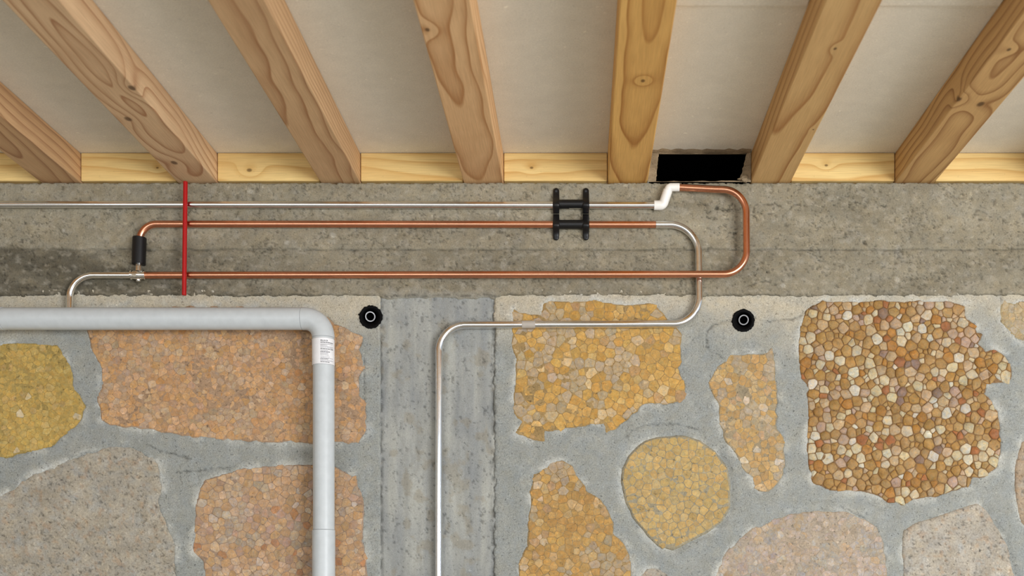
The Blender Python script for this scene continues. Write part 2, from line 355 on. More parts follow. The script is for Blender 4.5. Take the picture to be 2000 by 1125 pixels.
def lines(a, b, fa, fb, fine, coarse):
    """grid lines: fine between fa and fb, coarse outside"""
    out = []
    if a < fa: out += list(np.arange(a, fa, coarse))
    lo, hi = max(a, fa), min(b, fb)
    if hi > lo: out += list(np.linspace(lo, hi, max(2, int(round((hi - lo) / fine)) + 1)))
    if b > fb: out += list(np.arange(fb + coarse, b, coarse)) + [b]
    return np.array(sorted(set(np.round(out, 3))))
def grid_mesh(name, xs, ys, fn, keep=None):
    GX, GY = np.meshgrid(xs, ys)
    h, col = fn(GX, GY)
    V = np.stack([(GX - PX) * S, -h, CAMZ + (PY - GY) * S], -1).reshape(-1, 3)
    nx, ny = len(xs), len(ys)
    idx = np.arange(nx * ny).reshape(ny, nx)
    F = np.stack([idx[:-1, :-1], idx[1:, :-1], idx[1:, 1:], idx[:-1, 1:]], -1).reshape(-1, 4)
    if keep is not None:
        k = keep(GX, GY).ravel()
        F = F[k[F].all(1)]
        used = np.unique(F); remap = -np.ones(nx * ny, int); remap[used] = np.arange(len(used))
        V = V[used]; F = remap[F]; col = col.reshape(-1, 3)[used]
    return mesh_np(name, V, F, col.reshape(-1, 3))

def mortar_fn(stones):
    def fn(x, y):
        h = (fbm(x / 70, y / 70, 3, 5) - 0.5) * 0.004 + (fbm(x / 9, y / 9, 3, 6) - 0.5) * 0.0013
        col = np.empty(x.shape + (3,))
        tn = fbm(x / 120, y / 120, 4, 8)[..., None]
        a, b = np.array(lin((184, 181, 170))), np.array(lin((172, 172, 164)))
        col[:] = a * tn + b * (1 - tn)
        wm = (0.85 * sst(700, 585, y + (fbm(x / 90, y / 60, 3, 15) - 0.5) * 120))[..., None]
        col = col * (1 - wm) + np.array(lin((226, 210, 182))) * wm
        sp = (sst(0.60, 0.75, fbm(x / 20, y / 20, 4, 16)) * 0.35)[..., None]
        col = col * (1 - sp) + np.array(lin((196, 192, 180))) * sp
        nz = fbm(x / 11, y / 11, 3, 9) - 0.5
        gate = sst(0.46, 0.62, fbm(x / 34, y / 34, 3, 12))
        for s in stones:
            xs_, ys_ = zip(*s['poly'])
            m = (x > min(xs_) - 60) & (x < max(xs_) + 60) & (y > min(ys_) - 60) & (y < max(ys_) + 60)
            if not m.any(): continue
            sd = poly_sdf(x[m], y[m], s['poly'])
            e = -sd + 7 * nz[m]
            h[m] -= sst(-1.0, 4.5, e) * 0.010
            if s.get('channel'):
                h[m] -= s['channel'] * 0.0050 * np.exp(-((sd - 2) / 9.0) ** 2)
            else:
                h[m] += 0.0012 * np.exp(-((sd - 8) / 8.0) ** 2) * gate[m]
            wsh = (np.exp(-(np.maximum(sd, 0) / 11.0) ** 2) * gate[m] * s.get('wash', 0.8))[:, None]
            col[m] = col[m] * (1 - wsh) + np.array(lin((224, 219, 206))) * wsh
        jx = x + (fbm(x / 6, y / 6, 2, 20) - 0.5) * 7; jy = y + (fbm(x / 6, y / 6, 2, 23) - 0.5) * 7
        for c in CRACKS:
            xs_, ys_ = zip(*c)
            m = (x > min(xs_) - 15) & (x < max(xs_) + 15) & (y > min(ys_) - 15) & (y < max(ys_) + 15)
            if not m.any(): continue
            g = np.exp(-(seg_dist(jx[m], jy[m], c) / 1.35) ** 2) * (0.35 + 0.65 * sst(0.2, 0.5, vnoise(x[m] / 9, y[m] / 9, 4)))
            h[m] -= 0.003 * g; col[m] *= (1 - 0.5 * g)[:, None]
        return h, col
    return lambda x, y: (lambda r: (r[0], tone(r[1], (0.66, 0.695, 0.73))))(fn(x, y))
def keep_holes(x, y):
    k = np.ones(x.shape, bool)
    for (cx, cy, r) in HOLES: k &= np.hypot(x - cx, y - cy) > r - 2.5
    return k

LX0, RX1 = -1303.0, 3500.0
XP0, XP1 = 743.0, 965.0
def left_fn(x, y):
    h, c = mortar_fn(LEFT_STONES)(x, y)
    e = x - (XP0 - 1 + (fbm(x / 8, y / 14, 3, 31) - 0.5) * 2.4)
    return h - sst(-1.0, 2.5, e) * 0.012, c
def right_fn(x, y):
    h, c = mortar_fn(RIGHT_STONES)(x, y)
    e = (XP1 + (fbm(x / 8, y / 10, 3, 33) - 0.5) * 9) - x
    g = np.exp(-((x - XP1 - 1) / 5.0) ** 2) * sst(0.4, 0.65, fbm(x / 4, y / 7, 3, 35))
    return h - sst(-1.5, 3.5, e) * 0.012, c * (1 - 0.45 * g)[..., None]
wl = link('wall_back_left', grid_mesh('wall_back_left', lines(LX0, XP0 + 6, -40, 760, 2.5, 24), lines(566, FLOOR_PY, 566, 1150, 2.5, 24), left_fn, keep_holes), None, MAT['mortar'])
tag(wl, 'rubble stone wall in grey mortar left of the concrete pillar', kind='structure')
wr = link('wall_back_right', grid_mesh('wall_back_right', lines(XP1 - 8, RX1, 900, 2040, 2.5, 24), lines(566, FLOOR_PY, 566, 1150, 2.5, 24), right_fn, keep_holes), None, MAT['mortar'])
tag(wr, 'rubble stone wall in grey mortar right of the concrete pillar', kind='structure')

def pillar_fn(x, y):
    h = -0.0015 + (fbm(x / 40, y / 120, 3, 41) - 0.5) * 0.003 + (fbm(x / 7, y / 10, 3, 42) - 0.5) * 0.0016
    st = fbm(x / 14, y / 200, 4, 43); bl = fbm(x / 50, y / 60, 4, 44)
    a, b = np.array(lin((178, 177, 168))), np.array(lin((148, 150, 149)))
    t = np.clip(0.5 + 1.2 * (st - 0.5) + 1.2 * (bl - 0.5), 0, 1)[..., None]
    col = a * t + b * (1 - t)
    br = sst(0.60, 0.72, fbm(x / 24, y / 30, 4, 45))[..., None] * 0.4
    col = col * (1 - br) + np.array(lin((150, 138, 114))) * br
    pit = sst(0.70, 0.78, fbm(x / 5, y / 6, 3, 46)); h -= pit * 0.0018; col *= (1 - 0.4 * pit)[..., None]
    for xe, w in ((XP0, 3.5), (XP1, 6.0)):
        g = np.exp(-((x - xe) / w) ** 2) * sst(0.32, 0.6, fbm(x / 5, y / 9, 3, 47))
        h -= 0.004 * g; col *= (1 - 0.5 * g)[..., None]
    return h, tone(col, (0.83, 0.845, 0.86))
pl = link('pillar', grid_mesh('pillar', lines(XP0 - 8, XP1 + 10, 700, 1000, 2.5, 24), lines(566, FLOOR_PY, 566, 1150, 2.5, 24), pillar_fn, keep_holes), None, MAT['pillar'])
tag(pl, 'blue-grey concrete pillar band with vertical streaks behind the steel pipe', kind='structure')

BEAM_CR = [[(1381,426),(1379,420),(1384,414),(1394,409),(1405,406),(1411,409)],[(1381,426),(1388,430),(1396,430)],[(1411,409),(1418,412),(1424,404),(1434,396)],
           [(1366,396),(1374,398),(1378,402),(1386,398)],[(1472,404),(1470,414),(1474,424),(1482,430)],[(1472,402),(1482,397),(1498,402),(1512,398),(1520,404)],
           [(1542,408),(1552,400),(1572,402)],[(1435,455),(1436,470),(1437,486)],[(1718,402),(1728,406),(1736,400)],[(1658,400),(1672,398),(1684,394)],
           [(1684,470),(1690,478)],[(1462,560),(1480,552),(1505,550)],[(160,436),(156,430),(168,420)],[(190,424),(180,428),(186,436)],[(1595,440),(1600,448),(1630,446)]]
SPOTS = [(252,377,4.2),(651,461,6.0),(561,475,4.5),(976,420,5.0),(916,418,3.0),(989,475,3.2),(1752,547,5.5),(1530,559,5),(490,375,5.5),(126,451,3)]
def beam_fn(x, y):
    low = sst(487, 489.5, y)
    h = 0.0035 - low * 0.0012 + (fbm(x / 80, y / 50, 3, 51) - 0.5) * 0.003 + (fbm(x / 9, y / 8, 3, 52) - 0.5) * 0.0018
    bl = fbm(x / 140, y / 40, 5, 53); sm = fbm(x / 26, y / 20, 4, 54)
    a, b = np.array(lin((184, 175, 152))), np.array(lin((138, 130, 110)))
    t = np.clip(0.60 + 0.75 * (bl - 0.5) + 0.55 * (sm - 0.5), 0, 1)[..., None]
    col = a * t + b * (1 - t)
    col = col * (1 - 0.10 * low[..., None])
    st = sst(640, 160, x) * sst(474, 500, y + (fbm(x / 40, y / 20, 3, 68) - 0.5) * 34) * sst(0.34, 0.66, fbm(x / 90, y / 26, 4, 55) + 0.10)   # damp stain at the left end
    st = np.maximum(st, sst(760, 300, x) * sst(545, 578, y) * sst(0.35, 0.6, fbm(x / 60, y / 12, 4, 56)) * 0.9)
    col = col * (1 - 0.52 * st[..., None])
    w = (sst(0.56, 0.72, fbm(x / 11, y / 8, 4, 57)) * 0.36)[..., None]
    col = col * (1 - w) + np.array(lin((198, 190, 172))) * w
    # rough crumbly veins
    rg = 1 - np.abs(2 * fbm(x / 15, y / 12, 4, 58) - 1)
    vein = sst(0.945, 0.99, rg) * sst(0.45, 0.57, fbm(x / 60, y / 36, 3, 59))
    h -= 0.0016 * vein; col *= (1 - 0.42 * vein)[..., None]
    pit = sst(0.70, 0.77, fbm(x / 6, y / 6, 3, 60)); h -= pit * 0.0018; col *= (1 - 0.35 * pit)[..., None]
    yy = 488 + (vnoise(x / 30, y * 0, 61) - 0.5) * 3
    gj = np.exp(-((y - yy) / 1.3) ** 2) * (0.5 + 0.5 * sst(0.3, 0.6, fbm(x / 12, y / 50, 3, 62)))
    h -= 0.0034 * gj; col *= (1 - 0.5 * gj)[..., None]
    jx = x + (fbm(x / 6, y / 6, 2, 20) - 0.5) * 8; jy = y + (fbm(x / 6, y / 6, 2, 23) - 0.5) * 8
    for c in BEAM_CR:
        xs_, ys_ = zip(*c)
        m = (x > min(xs_) - 15) & (x < max(xs_) + 15) & (y > min(ys_) - 15) & (y < max(ys_) + 15)
        g = np.exp(-(seg_dist(jx[m], jy[m], c) / 1.5) ** 2) * sst(0.25, 0.45, vnoise(x[m] / 7, y[m] / 7, 4))
        h[m] -= 0.003 * g; col[m] *= (1 - 0.6 * g)[:, None]
    for (cx, cy, r) in SPOTS:
        g = sst(r + 1, r - 1, np.hypot(x - cx, (y - cy) * 1.05) + (vnoise(x / 4, y / 4, 5) - 0.5) * 2)[..., None] * 0.6
        col = col * (1 - g) + np.array(lin((206, 200, 184))) * g
    # grey smear where the pillar meets the beam
    sm2 = (sst(738, 760, x) * sst(990, 955, x) * sst(562, 576, y + (fbm(x / 16, y / 16, 3, 66) - 0.5) * 26))[..., None]
    col = col * (1 - 0.8 * sm2) + np.array(lin((176, 172, 158))) * 0.8 * sm2
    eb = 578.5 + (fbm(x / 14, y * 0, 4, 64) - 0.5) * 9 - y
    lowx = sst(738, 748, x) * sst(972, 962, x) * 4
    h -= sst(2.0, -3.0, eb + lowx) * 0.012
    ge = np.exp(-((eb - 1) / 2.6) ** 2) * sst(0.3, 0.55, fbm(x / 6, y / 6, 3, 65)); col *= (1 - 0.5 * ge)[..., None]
    et = y - (357.4 + (fbm(x / 6, y * 0, 3, 67) - 0.5) * 3.5)
    h -= sst(1.5, -1.5, et) * 0.020
    return h, tone(col, 0.69)
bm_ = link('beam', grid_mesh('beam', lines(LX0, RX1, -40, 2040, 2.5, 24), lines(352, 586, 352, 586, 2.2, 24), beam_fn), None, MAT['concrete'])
tag(bm_, 'long board-marked concrete beam the copper and steel pipes run along', kind='structure')

# ------------------------------------------------------------------ stone slabs and pebbles
def clip(poly, nx_, ny_, c):
    out = []; n = len(poly)
    for i in range(n):
        p, q = poly[i], poly[(i + 1) % n]
        dp = p[0] * nx_ + p[1] * ny_ - c; dq = q[0] * nx_ + q[1] * ny_ - c
        if dp <= 0: out.append(p)
        if (dp < 0 < dq) or (dq < 0 < dp):
            t = dp / (dp - dq); out.append((p[0] + t * (q[0] - p[0]), p[1] + t * (q[1] - p[1])))
    return out
def scatter(poly, r0, r1, rr, fine_pow, pack=0.74, wobble=4.0):
    """variable-radius darts over the outline's box, big ones first; returns sites and their power-diagram cells"""
    xs_, ys_ = zip(*poly); m = r1 * 1.5
    x0, x1, y0, y1 = min(xs_) - m, max(xs_) + m, min(ys_) - m, min(max(ys_), 1150) + m
    A = (x1 - x0) * (y1 - y0); cell = 2 * r1; gridd = {}
    sites = []
    tries = int(A / (r0 * r0) * 3.0)
    rad = sorted([r0 + (r1 - r0) * rr.random() ** fine_pow for _ in range(tries)], reverse=True)
    rad = rad[:0] + [max(r0, r) for r in rad]
    XY = np.array([(rr.uniform(x0, x1), rr.uniform(y0, y1)) for _ in rad])
    SD = poly_sdf(XY[:, 0], XY[:, 1], poly)
    for r, (x, y), sdv in zip(rad, XY, SD):
        if sdv > -0.45 * r: continue
        x, y = float(x), float(y)
        gx, gy = int(x // cell), int(y // cell); ok = True
        for i in (-1, 0, 1):
            for j in (-1, 0, 1):
                for k in gridd.get((gx + i, gy + j), ()):
                    s = sites[k]; lim = (r + s[2]) * pack
                    if (s[0] - x) ** 2 + (s[1] - y) ** 2 < lim * lim: ok = False; break
                if not ok: break
            if not ok: break
        if ok:
            gridd.setdefault((gx, gy), []).append(len(sites)); sites.append((x, y, r))
    real = len(sites)
    SX = np.array(sites); e = 0.5
    d0 = poly_sdf(SX[:, 0], SX[:, 1], poly)
    gx_ = (poly_sdf(SX[:, 0] + e, SX[:, 1], poly) - d0) / e; gy_ = (poly_sdf(SX[:, 0], SX[:, 1] + e, poly) - d0) / e
    for k in range(real):
        x, y, r = sites[k]
        if -d0[k] < 3.2 * r:
            g = (x - 2 * d0[k] * gx_[k], y - 2 * d0[k] * gy_[k], r)
            gridd.setdefault((int(g[0] // cell), int(g[1] // cell)), []).append(len(sites)); sites.append(g)
    cells = []
    for k, (x, y, r) in enumerate(sites[:real]):
        gx, gy = int(x // cell), int(y // cell)
        pg = [(x - 2 * r - 6, y - 2 * r - 6), (x + 2 * r + 6, y - 2 * r - 6), (x + 2 * r + 6, y + 2 * r + 6), (x - 2 * r - 6, y + 2 * r + 6)]
        for i in (-1, 0, 1):
            for j in (-1, 0, 1):
                for q in gridd.get((gx + i, gy + j), ()):
                    if q == k: continue
                    a, b, r2 = sites[q]; dx, dy = a - x, b - y
                    c = (a * a + b * b - x * x - y * y + 0.5 * (r * r - r2 * r2)) / 2
                    pg = clip(pg, dx, dy, c)
                    if len(pg) < 3: break
                if len(pg) < 3: break
            if len(pg) < 3: break
        if len(pg) >= 3: cells.append([x, y, pg])
    flat = np.array([v for c in cells for v in c[2]])
    wob = wobble * (1 - np.exp(-(poly_sdf(flat[:, 0], flat[:, 1], poly) / 4.0) ** 2) * 0.6)
    flat = flat + np.stack([(vnoise(flat[:, 0] / 6, flat[:, 1] / 6, 71) - 0.5) * wob, (vnoise(flat[:, 0] / 6, flat[:, 1] / 6, 72) - 0.5) * wob], -1)
    i = 0
    for c in cells:
        n = len(c[2]); c[2] = [tuple(v) for v in flat[i:i + n]]; i += n
    return cells
def pebble_geo(pg, gap, base, top, rr, flush):
    n = len(pg)
    # drop very short edges, shrink, round the corners
    q = [pg[i] for i in range(n) if math.dist(pg[i], pg[(i + 1) % n]) > 1.2]
    if len(q) < 3: return None
    cx = sum(p[0] for p in q) / len(q); cy = sum(p[1] for p in q) / len(q)
    rm = sum(math.dist(p, (cx, cy)) for p in q) / len(q)
    if rm < gap * 2.2: return None
    k = 1 - gap / rm
    q = [(cx + (p[0] - cx) * k, cy + (p[1] - cy) * k) for p in q]
    f = rr.uniform(0.07, 0.22)
    o = []
    for i in range(len(q)):
        a, b = q[i], q[(i + 1) % len(q)]
        o.append((a[0] + (b[0] - a[0]) * f, a[1] + (b[1] - a[1]) * f)); o.append((a[0] + (b[0] - a[0]) * (1 - f), a[1] + (b[1] - a[1]) * (1 - f)))
    area_ = 0.5 * abs(sum(o[i][0] * o[(i + 1) % len(o)][1] - o[(i + 1) % len(o)][0] * o[i][1] for i in range(len(o))))
    tx, ty = rr.uniform(-1, 1) * 0.00012 * (0.3 if flush else 1), rr.uniform(-1, 1) * 0.00012 * (0.3 if flush else 1)
    ins = 1 - min(0.40, 1.5 / rm) if not flush else 1 - min(0.3, 0.7 / rm)
    V, n = [], len(o)
    for (x, y) in o: V.append(((x - cx) * S, -(base - 0.002), -(y - cy) * S))
    for (x, y) in o: V.append(((x - cx) * S * 0.97, -(base + top * 0.45), -(y - cy) * S * 0.97))
    for (x, y) in o:
        x2, y2 = (x - cx) * ins, (y - cy) * ins
        V.append((x2 * S, -(base + top + x2 * tx + y2 * ty), -y2 * S))
    F = [(i, (i + 1) % n, n + (i + 1) % n, n + i) for i in range(n)] + [(n + i, n + (i + 1) % n, 2 * n + (i + 1) % n, 2 * n + i) for i in range(n)] + [tuple(range(2 * n, 3 * n))]
    # photo y runs down: keep faces pointing at the viewer
    sgn = sum(o[i][0] * o[(i + 1) % n][1] - o[(i + 1) % n][0] * o[i][1] for i in range(n))
    if sgn > 0: F = [tuple(reversed(f_)) for f_ in F]
    return (cx, cy), V, F, area_

def build_stones(wall, stones):
    allp = []
    for si, s in enumerate(stones):
        poly = s['poly']; rr = random.Random(100 + si + (0 if wall is wl else 50))
        xs_, ys_ = zip(*poly)
        base = s.get('level', 0.0004 if not s.get('big') else -0.0008)
        if s.get('channel'): base = -0.0004
        mcol = np.array(lin(s['matrix'])); sx = si * 7 + (0 if wall is wl else 90)
        def fn(x, y):
            sd = poly_sdf(x, y, poly)
            h = base + (fbm(x / 50, y / 50, 3, sx) - 0.5) * 0.003 * (0.3 if s['r'] else 1) + (fbm(x / 8, y / 8, 3, sx + 1) - 0.5) * 0.0012 * (0.5 if s['r'] else 1.3)
            h = h - sst(1.0, 8, sd) * 0.012
            t = fbm(x / 22, y / 22, 4, sx + 2)[..., None]
            c = mcol * (0.82 + 0.36 * t)
            if s['r'] is None:
                g = (sst(0.58, 0.70, fbm(x / 14, y / 14, 4, sx + 4)) * 0.45)[..., None]
                c = c * (1 - g) + np.array(lin((186, 180, 168))) * g
                g = (sst(0.62, 0.72, fbm(x / 9, y / 9, 4, sx + 6)) * 0.4)[..., None]
                c = c * (1 - g) + np.array(lin((196, 152, 108))) * g
                g = sst(0.70, 0.76, fbm(x / 5, y / 5, 3, sx + 8)); h = h - g * 0.0015; c = c * (1 - 0.45 * g)[..., None]
            return h, tone(c, (0.70, 0.75, 0.80), 0.9)
        step = 3.2 if max(xs_) > -20 and min(xs_) < 2020 and min(ys_) < 1150 else 9
        me = grid_mesh('stone', np.arange(min(xs_) - 9, max(xs_) + 9 + step, step), np.arange(min(ys_) - 9, max(ys_) + 9 + step, step), fn,
                       lambda x, y: poly_sdf(x, y, poly) < 8.5)
        so = link('stone', me, wall, MAT['stone'])
        if s.get('big'): so['rounded'] = True
        if not s['r']: continue
        tot = sum(w for _, w in s['pal'])
        for (x, y, pg) in scatter(poly, s['r'][0], s['r'][1], rr, 2.3 if s.get('big') else 1.4, 0.72 if s.get('big') else 0.68):
            t = s['t'] * rr.uniform(0.45, 1.25)
            g = pebble_geo(pg, s['gap'], base, t, rr, not s.get('big'))
            if g is None: continue
            w = rr.random() * tot; col = s['pal'][-1][0]
            for c_, ww in s['pal']:
                w -= ww
                if w <= 0: col = c_; break
            if s['grey'] and float(fbm(np.array(x / 30), np.array(y / 30), 3, sx + 10)) > 0.62 - 0.28 * s['grey'] and rr.random() < 0.8:
                col = rr.choice([(178, 168, 148), (184, 172, 152), (172, 164, 148)])
            k = rr.uniform(0.88, 1.10)
            mx = s.get('mix', 0.45)
            fld = np.array(lin(s['pal'][0][0])) * (0.84 + 0.3 * float(fbm(np.array(x / 45), np.array(y / 45), 3, sx + 12)))
            c = (np.array(lin(col)) * (1 - mx) + fld * mx) * k * np.array([rr.uniform(0.97, 1.03), 1, rr.uniform(0.93, 1.07)])
            allp.append((g, tone(c, np.array((0.71, 0.75, 0.80)) * s.get('gain', 1.0), s.get('sat', 0.82)), so, 0 < x < 2000 and y < 1125))
    vis = [i for i, p in enumerate(allp) if p[3]]
    top = set(sorted(vis, key=lambda i: -allp[i][0][3])[:300])
    rest = {}
    for i, ((cxy, V, F, A), c, so, v) in enumerate(allp):
        loc = ((cxy[0] - PX) * S, 0, CAMZ + (PY - cxy[1]) * S)
        if i in top:
            me = mesh_np('pebble', V, F, np.tile(c, (len(V), 1)), so.get('rounded', False))
            o = link('pebble', me, so, MAT['pebble']); o.location = loc
        else:
            rest.setdefault(so.name, [so, [], [], []])
            r = rest[so.name]; b0 = len(r[1])
            r[1] += [(v_[0] + loc[0], v_[1], v_[2] + loc[2]) for v_ in V]; r[2] += [tuple(b0 + k for k in f) for f in F]; r[3] += [c] * len(V)
    for so, V, F, cc in rest.values():
        o = link('small_pebbles', mesh_np('small_pebbles', V, F, np.array(cc), so.get('rounded', False)), so, MAT['pebble']); o['kind'] = 'stuff'
build_stones(wl, LEFT_STONES)
build_stones(wr, RIGHT_STONES)
for o in C.objects:
    if 'rounded' in o: del o['rounded']

# ------------------------------------------------------------------ room shell
def box_mesh(name, x0, x1, y0, y1, z0, z1, bev=0.0, seg=2, cuts=0):
    bm = bmesh.new()
    bmesh.ops.create_cube(bm, size=1)
    for v in bm.verts: v.co = Vector(((x0 + x1) / 2 + v.co.x * (x1 - x0), (y0 + y1) / 2 + v.co.y * (y1 - y0), (z0 + z1) / 2 + v.co.z * (z1 - z0)))
    if bev: bmesh.ops.bevel(bm, geom=bm.edges[:], offset=bev, segments=seg, profile=0.5, affect='EDGES')
    me = bpy.data.meshes.new(name); bm.to_mesh(me); bm.free()
    return me
zj = CAMZ + (PY - 355) * S        # underside of joists
zc = CAMZ + (PY - 297) * S        # ceiling
XL, XR, YB = (LX0 - PX) * S, (RX1 - PX) * S, -3.4
fl = link('floor', box_mesh('floor', XL - 3, XR + 6, -9, 0.25, -0.12, 0.0), None, MAT['floor']); tag(fl, kind='structure')
wsd = link('added_wall_left', box_mesh('added_wall_left', XL - 0.15, XL, YB, 0.0, 0.0, zc, 0), None, MAT['added_sidewall']); tag(wsd, kind='structure')  # unseen wall, added to hold back light from the left
ce = link('ceiling', box_mesh('ceiling', XL - 0.15, XR, YB, 0.25, zc, zc + 0.03), None, MAT['plaster']); tag(ce, kind='structure')

# joists: left edge in photo pixels, width 78 px
JW = 78.0
def joist_mesh(name):
    return box_mesh(name, -JW / 2 * S, JW / 2 * S, YB + 0.02, 0.09, 0.0, zc - zj - 0.0003, 0.0022, 2)
jd = [
    ('A', 78, (206, 158, 112), (160, 108, 70), 1, 70, .05, .05, .01, [], 'pine joist nearest the left edge, cut off by the picture'),
    ('B', 345, (220, 176, 132), (172, 116, 76), 2, 62, .045, .09, -.01, [(.036, .421, .020, .030), (-.02, .30, .02, .014), (-.01, .10, .02, .016)], 'pine joist with swirling grain and an edge knot above the red rod'),
    ('C', 625, (212, 166, 120), (166, 112, 70), 3, 105, .12, .02, .03, [], 'reddish pine joist with fine straight grain left of the cathedral-grained one'),
    ('D', 905, (230, 178, 126), (182, 120, 68), 4, 58, .05, .05, .012, [(-.032, .613, .012, .018)], 'pinkish pine joist with long arched grain lines and a dark oval knot'),
    ('E', 1187, (232, 174, 98), (170, 104, 42), 5, 46, .06, .07, -.008, [(.006, .447, .012, .028)], 'orange pine joist with strong wavy grain directly left of the black opening'),
    ('F', 1467, (214, 166, 108), (168, 110, 58), 6, 44, .08, .05, .03, [(.005, .555, .009, .012), (.034, .255, .006, .004)], 'pale-edged pine joist directly right of the black opening'),
    ('G', 1749, (212, 162, 104), (150, 96, 50), 7, 64, .05, .05, .012, [(-.040, .378, .016, .030), (-.02, .552, .011, .014), (.005, .36, .02, .02)], 'rightmost pine joist with swirling knots and curved grain'),
]
for (nm, xl, lc, dc, seed, fr, h, tl, x0, kn, lab) in jd:
    o = link('ceiling_joist', joist_mesh('ceiling_joist'), None, wood('pine_' + nm, tuple(tone(lin(lc), (1.05, 1.2, 1.33))), tuple(tone(lin(dc), (1.0, 1.13, 1.24))), seed, fr, h, tl, x0, kn))
    o.location = P(xl + JW / 2, 355)
    tag(o, lab, 'beam', 'pine ceiling joists')
wx = wood('pine_plain', lin((212, 164, 110)), lin((164, 108, 60)), 9)
for xl in (-203, -484, 2030, 2311, 2592):
    o = link('joist', joist_mesh('joist'), ce, wx); o.location = P(xl + JW / 2, 355)

wbk = [wood('pine_block_%d' % i, tuple(tone(lin((236, 198, 128)), (0.98, 1.07, 1.2))), tuple(tone(lin((206, 152, 78)), (0.98, 1.07, 1.2))), 20 + i, 70, 0.05, 0.03, 0.0, kn, 'x', 0.8, 0.55) for i, kn in
       enumerate([[], [(0.03, 0.06, .006, .01)], [(0.025, -0.04, .012, .02)], [], [(0.03, -0.05, .008, .01)], [(0.035, -0.035, .008, .012)], []])]
bl = [(-125, 78, 'yellow pine blocking board at the left picture edge'),
      (156, 345, 'yellow pine blocking board between the two leftmost joists'),
      (423, 625, 'yellow pine blocking board just right of the red rod'),
      (703, 905, 'yellow pine blocking board between the reddish and the arched-grain joists'),
      (983, 1187, 'yellow pine blocking board above the black pipe clamps'),
      (1545, 1749, 'yellow pine blocking board with a dark knot right of the black opening'),
      (1827, 2030, 'yellow pine blocking board at the right picture edge')]
for i, (a, b, lab) in enumerate(bl):
    w = (b - a) * S / 2 - 0.0012
    o = link('blocking_board', box_mesh('blocking_board', -w, w, 0.002, 0.05, 0.0024, zc - zj - 0.0008, 0.0012, 1), None, wbk[i])
    o.location = P((a + b) / 2, 355); tag(o, lab, 'board', 'blocking boards between joists')

# a second ceiling board further forward in the right-hand bays
for a, b in ((1265, 1467), (1545, 1749)):
    o = link('panel', box_mesh('panel', (a + 1 - PX) * S, (b - 1 - PX) * S, YB + 0.05, -0.573, zc - 0.004, zc + 0.004, 0.001, 1), ce, MAT['plaster'])

# ------------------------------------------------------------------ opening between the joists
op = empty('wall_opening', P(1366, 355)); tag(op, 'black slanted rectangular opening with rough cement surround between two joists', 'opening')
def quad_ring():
    xa, xb = 1265.5, 1466.5
    outer = [(xa, 298), (xb, 298), (xb, 355.5), (xa, 355.5)]
    inner = [(1286.5, 300.2), (1459, 299.4), (1444, 353), (1281, 354)]
    bm = bmesh.new(); n = 14
    def edge(p, q, r): return [(p[0] + (q[0] - p[0]) * i / n, p[1] + (q[1] - p[1]) * i / n) for i in range(n)]
    A = sum([edge(outer[i], outer[(i + 1) % 4], 0) for i in range(4)], []); B = sum([edge(inner[i], inner[(i + 1) % 4], 0) for i in range(4)], [])
    rr = random.Random(5)
    va, vb, vc = [], [], []
    for i, (p, q) in enumerate(zip(A, B)):
        va.append(bm.verts.new(P(p[0], p[1], 0.004)))
        jx, jy = rr.uniform(-1, 1) * 0.9, rr.uniform(-1, 1) * 0.9
        if i % n == 0: jx = jy = 0
        vb.append(bm.verts.new(P(q[0] + jx, q[1] + jy, 0.001 + rr.uniform(-.001, .001))))
        vc.append(bm.verts.new(P(q[0] + jx, q[1] + jy, -0.003)))
    m = len(va)
    for i in range(m):
        j = (i + 1) % m
        bm.faces.new((va[i], vb[i], vb[j], va[j])); bm.faces.new((vb[i], vc[i], vc[j], vb[j]))
    bmesh.ops.recalc_face_normals(bm, faces=bm.faces[:])
    me = bpy.data.meshes.new('cement_surround'); bm.to_mesh(me); bm.free()
    return me, [v for v in B]
me, B = quad_ring()
child(link('cement_surround', me, None, MAT['cement']), op)
bm = bmesh.new()   # cavity behind: five inner faces, its deep shade put in as black colour
f_ = [bm.verts.new(P(x, y, -0.0028)) for x, y in ((1277, 298.3), (1464, 298.3), (1464, 356), (1277, 356))]
k_ = [bm.verts.new(v.co + Vector((0, 0.21, 0))) for v in f_]
bm.faces.new(k_)
for i in range(4): bm.faces.new((f_[i], f_[(i + 1) % 4], k_[(i + 1) % 4], k_[i]))
me = bpy.data.meshes.new('dark_cavity'); bm.to_mesh(me); bm.free()
child(link('dark_cavity', me, None, MAT['void']), op)
# cement fillet smeared along ceiling and the right joist
bm = bmesh.new(); rr = random.Random(9); rows = []
for i in range(24):
    px = 1267 + (1465 - 1267) * i / 23
    x = (px - PX) * S
    w = 0.016 + rr.uniform(-.004, .006)
    rows.append([bm.verts.new((x, 0.01, zc - 0.001)), bm.verts.new((x, -0.003, zc - 0.0022 - rr.uniform(0, .0015))), bm.verts.new((x, -w * 0.6, zc - 0.0020)), bm.verts.new((x, -w, zc + 0.0005))])
for a, b in zip(rows[:-1], rows[1:]):
    for j in range(3): bm.faces.new((a[j], a[j + 1], b[j + 1], b[j]))
bmesh.ops.recalc_face_normals(bm, faces=bm.faces[:])
me = bpy.data.meshes.new('cement_fillet'); bm.to_mesh(me); bm.free(); me.polygons.foreach_set('use_smooth', [True] * len(me.polygons))
child(link('cement_fillet', me, None, MAT['cement']), op)
bm = bmesh.new()   # loose crumb of cement in the corner
bmesh.ops.create_icosphere(bm, subdivisions=2, radius=1)
for v in bm.verts: v.co = P(1452, 350, 0.004) + Vector((v.co.x * 0.010, v.co.y * 0.006, v.co.z * 0.007)) * (1 + 0.35 * math.sin(v.co.x * 5 + v.co.z * 7))
me = bpy.data.meshes.new('cement_crumb'); bm.to_mesh(me); bm.free()
child(link('cement_crumb', me, None, MAT['cement']), op)

